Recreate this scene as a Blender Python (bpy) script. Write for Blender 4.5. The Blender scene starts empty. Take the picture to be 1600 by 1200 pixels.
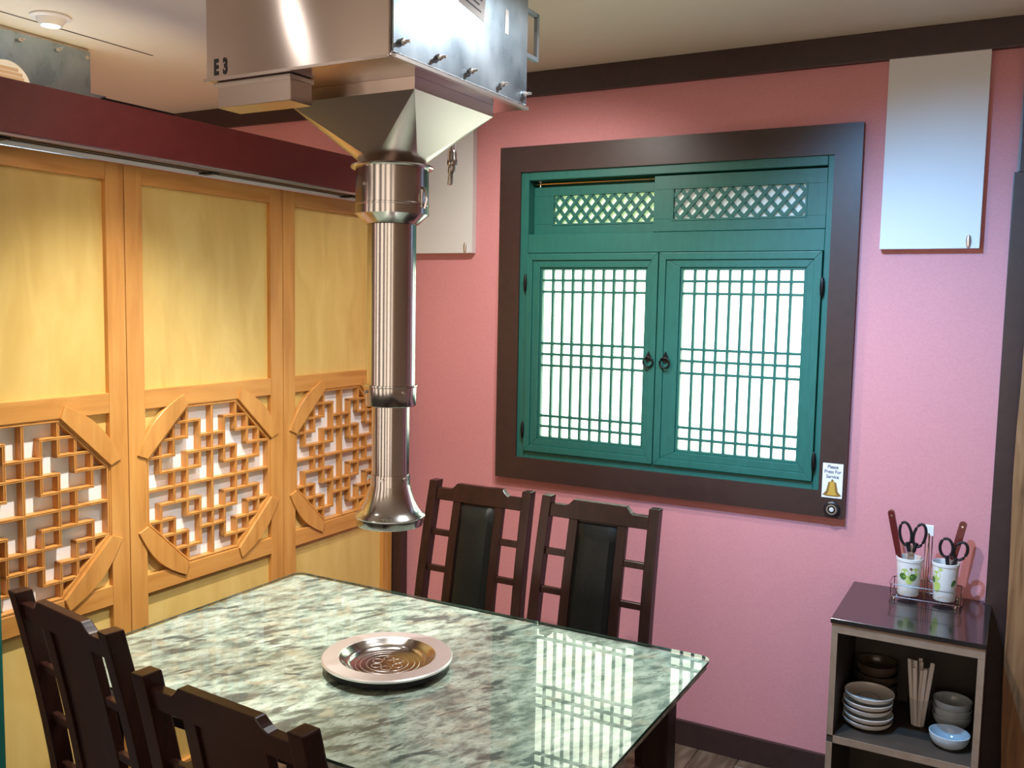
import bpy, bmesh, math, random
from mathutils import Vector, Matrix, Euler
random.seed(7)
S = bpy.context.scene
COL = S.collection
PI = math.pi

# ------------------------------------------------------------------ camera
cam_d = bpy.data.cameras.new('camera'); cam = bpy.data.objects.new('camera', cam_d); COL.objects.link(cam)
cam_d.sensor_width = 36.0; cam_d.lens = 36.0 * 1442.7 / 1600.0; cam_d.clip_start = 0.02
R_ = Vector((0.87377736, 0.48596285, 0.01879478))
D_ = Vector((0.06016559, -0.06966858, -0.99575418))
F_ = Vector((-0.48259013, 0.87119826, -0.09011307))
cam.matrix_world = Matrix(((R_.x, -D_.x, -F_.x, 0.0), (R_.y, -D_.y, -F_.y, 0.0), (R_.z, -D_.z, -F_.z, 1.67), (0, 0, 0, 1)))
S.camera = cam

# ------------------------------------------------------------------ world (the warm lit dining hall behind the camera)
W = bpy.data.worlds.new('world'); S.world = W; W.use_nodes = True
W.node_tree.nodes['Background'].inputs[0].default_value = (1.0, 0.82, 0.66, 1)
W.node_tree.nodes['Background'].inputs[1].default_value = 2.5
S.view_settings.view_transform = 'Standard'; S.view_settings.look = 'None'
S.view_settings.exposure = 0.0; S.view_settings.gamma = 1.0; S.view_settings.use_curve_mapping = False

LAMP_LEFT_W = 215.0     # spot power of the downlight between hood and lattice screens
LAMP_RIGHT_W = 125.0    # spot power of the downlight right of the hood
LAMP_FRONT_W = 4.0     # downlight over the near-left chair
LAMP_BACK_W = 62.0     # downlight hidden behind the hood box, near the pink wall
LAMP_BLUE_W = 195.0     # tilted cool lamp washing the wall right of the window
LAMP_NEXT_W = 620.0      # neighbouring booth
WINDOW_E = 4.2          # backlit paper of the window

# ------------------------------------------------------------------ materials
MATS = {}
def _nodes(name):
    m = bpy.data.materials.new(name); m.use_nodes = True
    nt = m.node_tree; b = nt.nodes['Principled BSDF']
    MATS[name] = m
    return m, nt, b
def plain(name, col, rough=0.5, metal=0.0, coat=0.0, spec=0.5, emit=0.0, ecol=None):
    m, nt, b = _nodes(name)
    b.inputs['Base Color'].default_value = (*col, 1); b.inputs['Roughness'].default_value = rough
    b.inputs['Metallic'].default_value = metal; b.inputs['Coat Weight'].default_value = coat
    b.inputs['Coat Roughness'].default_value = 0.06; b.inputs['Specular IOR Level'].default_value = spec
    if emit:
        b.inputs['Emission Color'].default_value = (*(ecol or col), 1); b.inputs['Emission Strength'].default_value = emit
    return m
def noisy(name, cols, scale=(1, 1, 1), nscale=6.0, detail=5.0, rough=0.5, metal=0.0, coat=0.0, bump=0.0, distort=0.0,
          stops=None, spec=0.5, objrand=False, rot=(0, 0, 0), rough_var=0.0):
    m, nt, b = _nodes(name)
    N, L = nt.nodes, nt.links
    tc = N.new('ShaderNodeTexCoord'); mp = N.new('ShaderNodeMapping')
    mp.inputs['Scale'].default_value = scale; mp.inputs['Rotation'].default_value = rot
    L.new(tc.outputs['Object'], mp.inputs['Vector'])
    vec = mp.outputs['Vector']
    if objrand:
        oi = N.new('ShaderNodeObjectInfo'); mu = N.new('ShaderNodeMath'); mu.operation = 'MULTIPLY'; mu.inputs[1].default_value = 37.0
        L.new(oi.outputs['Random'], mu.inputs[0])
        cx = N.new('ShaderNodeCombineXYZ'); L.new(mu.outputs[0], cx.inputs[0]); L.new(mu.outputs[0], cx.inputs[1])
        ad = N.new('ShaderNodeVectorMath'); ad.operation = 'ADD'; L.new(vec, ad.inputs[0]); L.new(cx.outputs[0], ad.inputs[1]); vec = ad.outputs[0]
    nz = N.new('ShaderNodeTexNoise'); nz.inputs['Scale'].default_value = nscale; nz.inputs['Detail'].default_value = detail
    nz.inputs['Distortion'].default_value = distort
    L.new(vec, nz.inputs['Vector'])
    cr = N.new('ShaderNodeValToRGB')
    el = cr.color_ramp.elements
    stops = stops or [0.3 + 0.4 * i / (len(cols) - 1) for i in range(len(cols))]
    while len(el) < len(cols): el.new(0.5)
    for e, c, s in zip(el, cols, stops): e.position = s; e.color = (*c, 1)
    L.new(nz.outputs['Fac'], cr.inputs['Fac']); L.new(cr.outputs['Color'], b.inputs['Base Color'])
    b.inputs['Roughness'].default_value = rough; b.inputs['Metallic'].default_value = metal
    b.inputs['Coat Weight'].default_value = coat; b.inputs['Specular IOR Level'].default_value = spec
    if rough_var:
        mr = N.new('ShaderNodeMapRange'); mr.inputs[3].default_value = rough - rough_var; mr.inputs[4].default_value = rough + rough_var
        L.new(nz.outputs['Fac'], mr.inputs[0]); L.new(mr.outputs[0], b.inputs['Roughness'])
    if bump:
        bp = N.new('ShaderNodeBump'); bp.inputs['Strength'].default_value = bump; bp.inputs['Distance'].default_value = 0.002
        L.new(nz.outputs['Fac'], bp.inputs['Height']); L.new(bp.outputs['Normal'], b.inputs['Normal'])
    return m

noisy('pink_paper', [(0.62, 0.255, 0.27), (0.66, 0.285, 0.30)], scale=(1, 1, 1), nscale=160, rough=0.62, bump=0.12, spec=0.3)
noisy('ceiling_paint', [(0.86, 0.81, 0.71), (0.88, 0.83, 0.73)], nscale=4, rough=0.5, spec=0.4)
noisy('side_paint', [(0.55, 0.42, 0.33), (0.58, 0.45, 0.36)], nscale=4, rough=0.7)
noisy('dark_trim', [(0.036, 0.017, 0.015), (0.046, 0.022, 0.019)], nscale=30, rough=0.38)
noisy('red_beam', [(0.115, 0.016, 0.016), (0.135, 0.020, 0.019)], nscale=25, rough=0.3)
noisy('honey_wood', [(0.52, 0.225, 0.048), (0.62, 0.285, 0.068), (0.67, 0.335, 0.088)], scale=(6, 6, 0.7), nscale=5, detail=7, rough=0.36, bump=0.03, objrand=True, distort=0.4)
noisy('honey_wood_flat', [(0.52, 0.225, 0.048), (0.62, 0.285, 0.068), (0.67, 0.335, 0.088)], scale=(6, 0.7, 6), nscale=5, detail=7, rough=0.36, bump=0.03, objrand=True, distort=0.4)
noisy('maple_panel', [(0.68, 0.45, 0.125), (0.74, 0.51, 0.155), (0.79, 0.57, 0.19)], scale=(3, 3, 0.8), nscale=4, detail=8, rough=0.42, objrand=True, distort=0.8)
plain('rice_paper', (0.88, 0.86, 0.85), 0.8, spec=0.2)
noisy('teal_paint', [(0.010, 0.110, 0.090), (0.014, 0.130, 0.106)], scale=(4, 4, 1), nscale=14, rough=0.42, bump=0.04)
plain('black_iron', (0.012, 0.011, 0.012), 0.4, 0.6)
plain('brass_track', (0.75, 0.52, 0.24), 0.25, 1.0)
plain('stainless', (0.56, 0.48, 0.435), 0.28, 1.0)
plain('stainless_brushed', (0.56, 0.475, 0.43), 0.19, 1.0)
_nt = MATS['stainless_brushed'].node_tree; _tg = _nt.nodes.new('ShaderNodeTangent'); _tg.direction_type = 'RADIAL'; _tg.axis = 'Z'
_nt.links.new(_tg.outputs[0], _nt.nodes['Principled BSDF'].inputs['Tangent']); _nt.nodes['Principled BSDF'].inputs['Anisotropic'].default_value = 0.93; _nt.nodes['Principled BSDF'].inputs['Anisotropic Rotation'].default_value = 0.25
noisy('galvanised', [(0.30, 0.39, 0.47), (0.40, 0.50, 0.58), (0.50, 0.59, 0.66)], scale=(1, 1, 0.7), nscale=11, detail=6, rough=0.28, metal=1.0, rough_var=0.07)
plain('chrome', (0.50, 0.47, 0.45), 0.17, 1.0)
plain('rim_steel', (0.86, 0.83, 0.81), 0.42, 0.9)
plain('chrome_satin', (0.72, 0.68, 0.65), 0.28, 1.0)
plain('dark_seam', (0.02, 0.018, 0.016), 0.7)
plain('ink', (0.012, 0.012, 0.014), 0.6)
plain('ink_blue', (0.05, 0.055, 0.09), 0.6)
plain('paper_white', (0.80, 0.80, 0.82), 0.6)
plain('paper_tan', (0.55, 0.40, 0.28), 0.7)
plain('sticker_grey', (0.62, 0.60, 0.58), 0.55)
plain('gold_print', (0.55, 0.33, 0.05), 0.5)
plain('gold_print_dark', (0.24, 0.13, 0.025), 0.5)
plain('white_board', (0.68, 0.68, 0.68), 0.5, spec=0.3)
noisy('dark_chair_wood', [(0.016, 0.0065, 0.0045), (0.028, 0.010, 0.007)], scale=(5, 5, 1), nscale=9, rough=0.26, spec=0.3, objrand=True)
noisy('black_leather', [(0.006, 0.007, 0.006), (0.010, 0.011, 0.009)], nscale=180, rough=0.3, bump=0.2, spec=0.25)
plain('black_gloss', (0.012, 0.010, 0.010), 0.16, coat=0.4)
noisy('shelf_board', [(0.045, 0.032, 0.024), (0.06, 0.045, 0.034)], nscale=12, rough=0.5)
noisy('shelf_edge', [(0.30, 0.215, 0.15), (0.36, 0.265, 0.19)], scale=(4, 4, 4), nscale=8, rough=0.4, metal=0.2)
plain('ceramic_cream', (0.68, 0.62, 0.55), 0.18, coat=0.4)
plain('ceramic_blue', (0.52, 0.58, 0.62), 0.15, coat=0.4)
plain('ceramic_brown', (0.085, 0.06, 0.042), 0.25, coat=0.3)
plain('blue_ring', (0.12, 0.16, 0.24), 0.3)
plain('cup_white', (0.78, 0.77, 0.74), 0.2, coat=0.3)
plain('leaf_dark', (0.07, 0.16, 0.035), 0.4)
plain('leaf_light', (0.46, 0.58, 0.14), 0.4)
plain('twig', (0.14, 0.07, 0.04), 0.5)
plain('red_handle', (0.11, 0.010, 0.010), 0.25, coat=0.5)
plain('black_plastic', (0.010, 0.010, 0.012), 0.35)
plain('lamp_white', (0.80, 0.80, 0.82), 0.4)
plain('lamp_lens', (1, 1, 1), 0.4, emit=22.0, ecol=(1.0, 0.97, 0.95))
plain('sleeve_paper', (0.80, 0.72, 0.66), 0.7)
noisy('floor_wood', [(0.055, 0.034, 0.021), (0.11, 0.068, 0.042), (0.17, 0.115, 0.075)], scale=(7, 0.9, 1), nscale=4, detail=6, rough=0.4, objrand=True, distort=0.6)
noisy('rough_wood', [(0.13, 0.058, 0.022), (0.24, 0.115, 0.045), (0.30, 0.16, 0.07)], scale=(9, 9, 0.8), nscale=5, detail=7, rough=0.55, bump=0.3, distort=1.0)
plain('grey_cloth', (0.30, 0.27, 0.27), 0.8)

# backlit paper in the window
def lit(name, col, e, base=(0.8, 0.8, 0.76)):
    m, nt, b = _nodes(name)
    b.inputs['Base Color'].default_value = (*base, 1); b.inputs['Roughness'].default_value = 0.7
    b.inputs['Emission Color'].default_value = (*col, 1); b.inputs['Emission Strength'].default_value = e
lit('lit_pane', (0.88, 1.0, 0.76), WINDOW_E)
lit('dim_pane', (0.62, 1.0, 0.40), 0.55, (0.75, 0.78, 0.72))
lit('grey_pane', (0.80, 1.0, 0.80), 0.12, (0.75, 0.78, 0.76))

def granite():
    m, nt, b = _nodes('granite')
    N, L = nt.nodes, nt.links
    tc = N.new('ShaderNodeTexCoord')
    def coords(deg, sc, off=(0, 0, 0)):
        r = N.new('ShaderNodeVectorRotate'); r.rotation_type = 'Z_AXIS'; r.inputs['Angle'].default_value = math.radians(-deg)
        L.new(tc.outputs['Object'], r.inputs['Vector'])
        p = N.new('ShaderNodeMapping'); p.inputs['Scale'].default_value = sc; p.inputs['Location'].default_value = off
        L.new(r.outputs[0], p.inputs['Vector']); return p.outputs[0]
    def noise(vec, sc, det, rough=0.55, dist=0.0):
        n = N.new('ShaderNodeTexNoise'); n.inputs['Scale'].default_value = sc; n.inputs['Detail'].default_value = det
        n.inputs['Roughness'].default_value = rough; n.inputs['Distortion'].default_value = dist
        L.new(vec, n.inputs['Vector']); return n.outputs['Fac']
    def ramp(fac, stops):
        r = N.new('ShaderNodeValToRGB'); e = r.color_ramp.elements
        while len(e) < len(stops): e.new(0.5)
        for q, (p, c) in zip(e, stops): q.position = p; q.color = (*c, 1)
        L.new(fac, r.inputs['Fac']); return r.outputs['Color']
    def mix(fac, a, c):
        x = N.new('ShaderNodeMix'); x.data_type = 'RGBA'; L.new(fac, x.inputs[0]); L.new(a, x.inputs[6])
        if isinstance(c, tuple): x.inputs[7].default_value = (*c, 1)
        else: L.new(c, x.inputs[7])
        return x.outputs[2]
    base = ramp(noise(coords(66, (1, 1.9, 1)), 17, 6, 0.62, 0.25), [(0.34, (0.13, 0.155, 0.14)), (0.43, (0.25, 0.285, 0.25)), (0.50, (0.40, 0.435, 0.385)), (0.58, (0.52, 0.55, 0.49)), (0.68, (0.66, 0.68, 0.62))])
    warm = ramp(noise(coords(30, (1, 1.4, 1), (5, 2, 0)), 15, 4), [(0.54, (0, 0, 0)), (0.68, (0.6, 0.6, 0.6))])
    c = mix(warm, base, (0.50, 0.40, 0.30))
    dark = ramp(noise(coords(62, (8.5, 24, 1), (3.1, 1.7, 0)), 1.0, 4, 0.6, 0.4), [(0.555, (0, 0, 0)), (0.63, (0.9, 0.9, 0.9))])
    c = mix(dark, c, (0.072, 0.088, 0.088))
    speck = ramp(noise(coords(70, (60, 130, 1)), 1.0, 3, 0.6), [(0.56, (0, 0, 0)), (0.66, (0.55, 0.55, 0.55))])
    c = mix(speck, c, (0.12, 0.13, 0.115))
    L.new(c, b.inputs['Base Color']); b.inputs['Roughness'].default_value = 0.3
granite()
def thin_glass(name, tint, ior=1.5):
    m = bpy.data.materials.new(name); m.use_nodes = True; nt = m.node_tree; N, L = nt.nodes, nt.links
    for n in list(N): N.remove(n)
    o = N.new('ShaderNodeOutputMaterial'); mx = N.new('ShaderNodeMixShader'); fr = N.new('ShaderNodeFresnel'); fr.inputs['IOR'].default_value = ior
    t = N.new('ShaderNodeBsdfTransparent'); t.inputs[0].default_value = (*tint, 1)
    g = N.new('ShaderNodeBsdfGlossy'); g.inputs['Roughness'].default_value = 0.0
    ge = N.new('ShaderNodeNewGeometry'); iv = N.new('ShaderNodeMath'); iv.operation = 'SUBTRACT'; iv.inputs[0].default_value = 1.0
    mu = N.new('ShaderNodeMath'); mu.operation = 'MULTIPLY'
    L.new(ge.outputs['Backfacing'], iv.inputs[1]); L.new(iv.outputs[0], mu.inputs[0]); L.new(fr.outputs[0], mu.inputs[1])   # reflect at the outer face only
    L.new(mu.outputs[0], mx.inputs[0]); L.new(t.outputs[0], mx.inputs[1]); L.new(g.outputs[0], mx.inputs[2]); L.new(mx.outputs[0], o.inputs[0])
    MATS[name] = m
thin_glass('table_glass', (0.95, 0.985, 0.965), 1.62)
thin_glass('cup_glass', (0.93, 0.93, 0.93), 1.4)
plain('glass_edge', (0.02, 0.06, 0.045), 0.1, coat=0.5)

# ------------------------------------------------------------------ mesh helpers
class MB:
    def __init__(s): s.v = []; s.f = []; s.sm = []; s.auto = True
    def add(s, vs, fs, smooth=False):
        o = len(s.v); s.v += [tuple(v) for v in vs]
        for f in fs: s.f.append([o + i for i in f]); s.sm.append(smooth)
        return s
    def box(s, x0, x1, y0, y1, z0, z1):
        vs = [(x, y, z) for z in (z0, z1) for y in (y0, y1) for x in (x0, x1)]
        return s.add(vs, [(0, 2, 3, 1), (4, 5, 7, 6), (0, 1, 5, 4), (2, 6, 7, 3), (0, 4, 6, 2), (1, 3, 7, 5)])
    def prism(s, pts, axis, a, b):
        """polygon pts in the two other axes, extruded from a to b along axis"""
        def mk(p, t):
            if axis == 'x': return (t, p[0], p[1])
            if axis == 'y': return (p[0], t, p[1])
            return (p[0], p[1], t)
        n = len(pts)
        vs = [mk(p, a) for p in pts] + [mk(p, b) for p in pts]
        fs = [list(range(n))[::-1], [n + i for i in range(n)]] + [(i, (i + 1) % n, n + (i + 1) % n, n + i) for i in range(n)]
        return s.add(vs, fs)
    def lathe(s, prof, c=(0, 0, 0), n=32, close=False, smooth=True):
        """profile (r, z) revolved about Z at c"""
        m = len(prof); vs = []; fs = []
        for r, z in prof:
            for k in range(n):
                a = 2 * PI * k / n; vs.append((c[0] + r * math.cos(a), c[1] + r * math.sin(a), c[2] + z))
        rng = m if close else m - 1
        for i in range(rng):
            j = (i + 1) % m
            for k in range(n):
                k2 = (k + 1) % n; fs.append((i * n + k, i * n + k2, j * n + k2, j * n + k))
        return s.add(vs, fs, smooth)
    def tube(s, path, r, n=8, closed=False, smooth=True, rads=None):
        path = [Vector(p) for p in path]; m = len(path); vs = []; fs = []
        for i, p in enumerate(path):
            a = path[(i - 1) % m] if (closed or i > 0) else path[i]
            b = path[(i + 1) % m] if (closed or i < m - 1) else path[i]
            t = (b - a).normalized()
            up = Vector((0, 0, 1)) if abs(t.z) < 0.9 else Vector((1, 0, 0))
            u = t.cross(up).normalized(); w = t.cross(u).normalized()
            rr = rads[i] if rads else r
            for k in range(n):
                q = 2 * PI * k / n; vs.append(p + u * (rr * math.cos(q)) + w * (rr * math.sin(q)))
        for i in range(m if closed else m - 1):
            j = (i + 1) % m
            for k in range(n):
                k2 = (k + 1) % n; fs.append((i * n + k, i * n + k2, j * n + k2, j * n + k))
        if not closed:
            fs.append(list(range(n))[::-1]); fs.append([(m - 1) * n + k for k in range(n)])
        return s.add(vs, fs, smooth)
    def bar(s, a, b, w, h, up=(1, 0, 0)):
        """rectangular bar between a and b; w across, h along up"""
        a, b, up = Vector(a), Vector(b), Vector(up); t = (b - a).normalized(); side = t.cross(up).normalized(); up = side.cross(t).normalized()
        vs = [p + side * sx * w / 2 + up * sy * h / 2 for p in (a, b) for sx, sy in ((-1, -1), (1, -1), (1, 1), (-1, 1))]
        return s.add(vs, [(3, 2, 1, 0), (4, 5, 6, 7), (0, 1, 5, 4), (1, 2, 6, 5), (2, 3, 7, 6), (3, 0, 4, 7)])
    def map(s, fn): s.v = [tuple(fn(Vector(v))) for v in s.v]; return s
    def build(s, name, mat, parent=None, bevel=0.0, seg=2, loc=None):
        me = bpy.data.meshes.new(name); me.from_pydata(s.v, [], s.f); me.update()
        for p, q in zip(me.polygons, s.sm): p.use_smooth = q
        bm = bmesh.new(); bm.from_mesh(me); bmesh.ops.recalc_face_normals(bm, faces=bm.faces[:])
        if bevel:
            bmesh.ops.bevel(bm, geom=[e for e in bm.edges if e.is_manifold and e.calc_face_angle(0) > 0.5], offset=bevel, segments=seg, affect='EDGES', profile=0.7, clamp_overlap=True)
        bm.to_mesh(me); bm.free()
        if s.auto and any(s.sm): me.set_sharp_from_angle(angle=math.radians(32))
        me.materials.append(MATS[mat])
        o = bpy.data.objects.new(name, me); COL.objects.link(o)
        if parent is not None: o.parent = parent
        if loc: o.location = loc
        return o
def tag(o, label=None, cat=None, group=None, kind=None):
    if label: o['label'] = label
    if cat: o['category'] = cat
    if group: o['group'] = group
    if kind: o['kind'] = kind
    return o
def empty(name, loc=(0, 0, 0), rz=0.0):
    o = bpy.data.objects.new(name, None); COL.objects.link(o); o.location = loc; o.rotation_euler = (0, 0, rz); o.empty_display_size = 0.05
    return o
def copy_tree(o, parent=None, skip=()):
    c = o.copy(); COL.objects.link(c); c.parent = parent
    for ch in list(o.children):
        if ch.name.split('.')[0] not in skip: copy_tree(ch, c, skip)
    return c
def text(name, body, size, mat, parent, loc, rot, bold=0.0, sx=1.0, align='CENTER'):
    cu = bpy.data.curves.new(name, 'FONT'); cu.body = body; cu.size = size; cu.align_x = align; cu.align_y = 'CENTER'; cu.extrude = 0.0002; cu.offset = bold
    t = bpy.data.objects.new(name, cu); COL.objects.link(t)
    me = bpy.data.meshes.new_from_object(t.evaluated_get(bpy.context.evaluated_depsgraph_get()))
    bpy.data.objects.remove(t); bpy.data.curves.remove(cu)
    me.materials.clear(); me.materials.append(MATS[mat])
    o = bpy.data.objects.new(name, me); COL.objects.link(o); o.parent = parent; o.location = loc; o.rotation_euler = rot; o.scale = (sx, 1, 1)
    return o

# ------------------------------------------------------------------ the room
WY = 3.29; CZ = 2.56; XL = -5.2; XR = 1.6; YB = -1.6
fl = MB().box(XL, XR, YB, WY + 0.1, -0.06, -0.012).build('floor', 'dark_seam'); tag(fl, 'brown wood plank floor under the table and cabinet', 'floor', kind='structure')
pw, pl = 0.152, 1.22
plank_me = {}
for i in range(26):
    x0 = -2.35 + i * pw
    if x0 > 0.6: break
    y = 0.2 - (i * 0.43) % pl
    while y < WY:
        y1 = min(y + pl, WY)
        if y1 > 0.3:
            ys = max(y, 0.2)
            key = round(y1 - ys, 3)
            if key not in plank_me:
                o = MB().box(0, pw - 0.002, 0, key - 0.002, -0.012, 0).build('plank', 'floor_wood', fl, bevel=0.0012, seg=1); plank_me[key] = o.data
            else:
                o = bpy.data.objects.new('plank', plank_me[key]); COL.objects.link(o); o.parent = fl
            o.location = (x0, ys, 0)
        y += pl
ce = MB().box(XL, XR, YB, WY + 0.1, CZ, CZ + 0.08).build('ceiling', 'ceiling_paint'); tag(ce, 'cream painted ceiling above the booth', 'ceiling', kind='structure')
MB().box(-2.928, -2.922, 1.2, 2.45, CZ - 0.0015, CZ + 0.001).build('ceiling_seam', 'dark_seam', ce)
# pink wall with the window opening
OX0, OX1, OZ0, OZ1 = -1.80, -0.585, 1.03, 2.185
wf = MB()
wf.box(XL, OX0, WY, WY + 0.12, 0, CZ).box(OX1, XR, WY, WY + 0.12, 0, CZ).box(OX0, OX1, WY, WY + 0.12, 0, OZ0).box(OX0, OX1, WY, WY + 0.12, OZ1, CZ)
tag(wf.build('wall_far', 'pink_paper'), 'pink wallpapered wall around the green window', 'wall', kind='structure')
tag(MB().box(XL - 0.1, XL, YB, WY, 0, CZ).build('wall_left', 'pink_paper'), 'pink side wall of the next booth', 'wall', kind='structure')
tag(MB().box(XR, XR + 0.1, YB, WY, 0, CZ).build('wall_right', 'side_paint'), 'beige side wall beyond the wood panel', 'wall', kind='structure')
bk = MB()  # unseen piers, added to break up the hall's reflection in the steel pipe
for x, w in ((-4.7, 0.8), (-3.1, 0.75), (-1.65, 0.55), (-0.62, 0.4), (0.6, 0.5)):
    bk.box(x, x + w, YB - 0.1, YB, 0, CZ)
bk.box(XL, XR, YB - 0.1, YB, 0, 0.35)
tag(bk.build('reflection_piers', 'dark_trim'), 'unseen row of dark uprights added for stripe reflections in the pipe', 'wall', kind='structure')
tag(MB().box(XL, 0.9, WY - 0.028, WY, 2.468, CZ).build('trim_1', 'dark_trim', bevel=0.003), 'dark brown crown board between pink wall and ceiling', 'trim', kind='structure')
tag(MB().box(-2.34, -0.06, WY - 0.016, WY, 0, 0.095).build('baseboard_far', 'dark_trim', bevel=0.003), 'dark brown baseboard below the pink wall', 'baseboard', kind='structure')
# post between last screen and the wall
tag(MB().box(-2.46, -2.337, 3.238, WY - 0.001, 0, 2.20).build('trim_2', 'dark_trim', bevel=0.004), 'dark brown upright post where the lattice screens meet the pink wall', 'trim', kind='structure')

# header beam with sliding track
BX = -2.27
bm_ = empty('trim_3', (BX - 0.09, 1.7, 2.13)); tag(bm_, 'long dark red header beam above the sliding lattice screens', 'beam', kind='structure')
def rel(mb, o): return mb.map(lambda v: v - Vector(o.location))
rel(MB().box(BX - 0.185, BX, 0.25, 3.237, 2.069, 2.203), bm_).build('beam_body', 'red_beam', bm_, bevel=0.003)
rel(MB().box(BX - 0.103, BX - 0.008, 0.25, 3.237, 2.062, 2.0688), bm_).build('track_plate', 'chrome_satin', bm_)
for k, x in enumerate((BX - 0.034, BX - 0.066)):
    rel(MB().box(x - 0.007, x + 0.007, 0.25, 3.237, 2.0605, 2.0618), bm_).build('track_slot', 'dark_seam', bm_)
rel(MB().box(BX - 0.100, BX - 0.094, 0.25, 3.237, 2.052, 2.0618), bm_).build('track_lip', 'lamp_white', bm_)
for y in (1.45, 2.15, 2.85):
    rel(MB().box(BX - 0.09, BX - 0.03, y, y + 0.03, 2.056, 2.0604), bm_).build('track_bracket', 'black_iron', bm_)

rel(MB().box(-2.462, -2.452, 1.87, 2.135, 2.2035, 2.2445), bm_).build('cover_strip', 'lamp_white', bm_)
rel(MB().box(-2.463, -2.451, 1.87, 2.135, 2.2447, 2.2515), bm_).build('cover_strip_seal', 'black_iron', bm_)

# ------------------------------------------------------------------ sliding lattice screens
SX = -2.381         # front plane of stiles
PW = 0.677; Y0 = 1.881
def make_screen():
    """local: y 0..PW along the wall, x=0 front, z from floor"""
    r = empty('lattice_screen')
    sw = 0.064
    MB().box(-0.034, 0, 0.0012, sw, 0.02, 2.052).build('stile', 'honey_wood', r, bevel=0.0012, seg=1)
    MB().box(-0.034, 0, PW - sw, PW - 0.0012, 0.02, 2.052).build('stile', 'honey_wood', r, bevel=0.0012, seg=1)
    def rail(n, z0, z1, x1=-0.0008): MB().box(-0.034, x1, sw, PW - sw, z0, z1).build(n, 'honey_wood_flat', r, bevel=0.0012, seg=1)
    rail('top_rail', 2.0, 2.052); rail('middle_rail', 1.311, 1.372); rail('lower_rail', 0.722, 0.782); rail('bottom_rail', 0.02, 0.11)
    def board(n, z0, z1, x0, x1, mat): MB().box(x0, x1, sw, PW - sw, z0, z1).build(n, mat, r)
    board('upper_panel', 1.372, 2.0, -0.03, -0.017, 'maple_panel')
    board('lower_panel', 0.11, 0.722, -0.03, -0.017, 'maple_panel')
    # octagon
    u0, u1 = sw + 0.006, PW - sw - 0.006; UW = u1 - u0
    zt, zb = 1.307, 0.786; VH = zt - zb
    def P(u, v): return (u0 + UW * u / 10.0, zt - VH * v / 10.0)
    oct_ = [P(3, 0), P(7, 0), P(10, 3), P(10, 7), P(7, 10), P(3, 10), P(0, 7), P(0, 3)]
    MB().prism(oct_, 'x', -0.0325, -0.0305).build('rice_paper', 'rice_paper', r)
    ye, yE = sw, PW - sw; ze, zE = 0.782, 1.311
    for cor in ([(ye, zE), P(3, 0), P(0, 3)], [(yE, zE), P(10, 3), P(7, 0)], [(ye, ze), P(0, 7), P(3, 10)], [(yE, ze), P(7, 10), P(10, 7)]):
        MB().prism(cor, 'x', -0.026, -0.017).build('corner_panel', 'maple_panel', r)
    # grooved bars
    bw = 0.0090; xf, xb = -0.004, -0.0304
    def lbar(a, b, name='lattice_bar', w=bw, xf=xf):
        a, b = Vector((0, *a)), Vector((0, *b)); t = (b - a).normalized(); n = Vector((0, -t.z, t.y)); L_ = (b - a).length
        prof = [(-w / 2, xb), (w / 2, xb), (w / 2, xf - 0.001), (w * 0.30, xf), (w * 0.12, xf - 0.0002), (w * 0.06, xf - 0.003), (-w * 0.06, xf - 0.003), (-w * 0.12, xf - 0.0002), (-w * 0.30, xf), (-w / 2, xf - 0.001)]
        vs = []; m = len(prof)
        for e in (a, b):
            for q, x in prof: vs.append(e + n * q + Vector((x, 0, 0)))
        fs = [list(range(m))[::-1], [m + i for i in range(m)]] + [(i, (i + 1) % m, m + (i + 1) % m, m + i) for i in range(m)]
        MB().add(vs, fs).build(name, 'honey_wood', r)
    H = [(1, 2, 4), (2, 1, 3), (3, 0, 2), (4, 1, 4), (2, 4, 6), (1, 6, 8), (2, 7, 9), (3, 8, 10), (4, 6, 9), (3, 3, 7)]
    H = H + [(10 - v, a, b) for v, a, b in H] + [(5, 0, 10)]
    V = [(3, 0, 2), (3, 3, 5), (2, 1, 3), (2, 4, 5), (1, 2, 4), (4, 1, 4)]
    V = V + [(10 - u, a, b) for u, a, b in V]
    V = V + [(u, 10 - b, 10 - a) for u, a, b in V] + [(5, 0, 10)]
    e = bw / 2
    for v, a, b in H:
        p, q = P(a, v), P(b, v); lbar((p[0] - e, p[1]), (q[0] + e, q[1]))
    for u, a, b in V:
        p, q = P(u, a), P(u, b); lbar((p[0], p[1] + e), (q[0], q[1] - e), xf=xf - 0.0006)
    # bead round the octagon
    for i in range(8):
        lbar(oct_[i], oct_[(i + 1) % 8], 'octagon_bead', 0.012, xf + 0.0014)
    # corner braces: straight inner edge, bowed outer edge
    for (a, b) in ((P(3, 0), P(0, 3)), (P(10, 3), P(7, 0)), (P(0, 7), P(3, 10)), (P(7, 10), P(10, 7))):
        a2, b2 = Vector(a), Vector(b); t = (b2 - a2).normalized(); n = Vector((t.y, -t.x))
        cen = Vector((u0 + UW / 2, (zt + zb) / 2))
        if ((a2 + b2) / 2 + n - cen).length < ((a2 + b2) / 2 - cen).length: n = -n
        a3, b3 = a2 + n * 0.005, b2 + n * 0.005
        L_ = (b3 - a3).length
        pts = [a3, b3]
        for k in range(9):
            s_ = k / 8.0; w = 0.036 + 0.027 * math.sin(PI * s_)
            pts.append(b3 + (a3 - b3) * s_ * 1.0 + n * w + t * (0.016 * (1 - 2 * s_)))
        MB().prism([tuple(p) for p in pts], 'x', -0.012, 0.0055).build('corner_brace', 'honey_wood', r, bevel=0.001, seg=1)
    return r
scr = make_screen()
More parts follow.
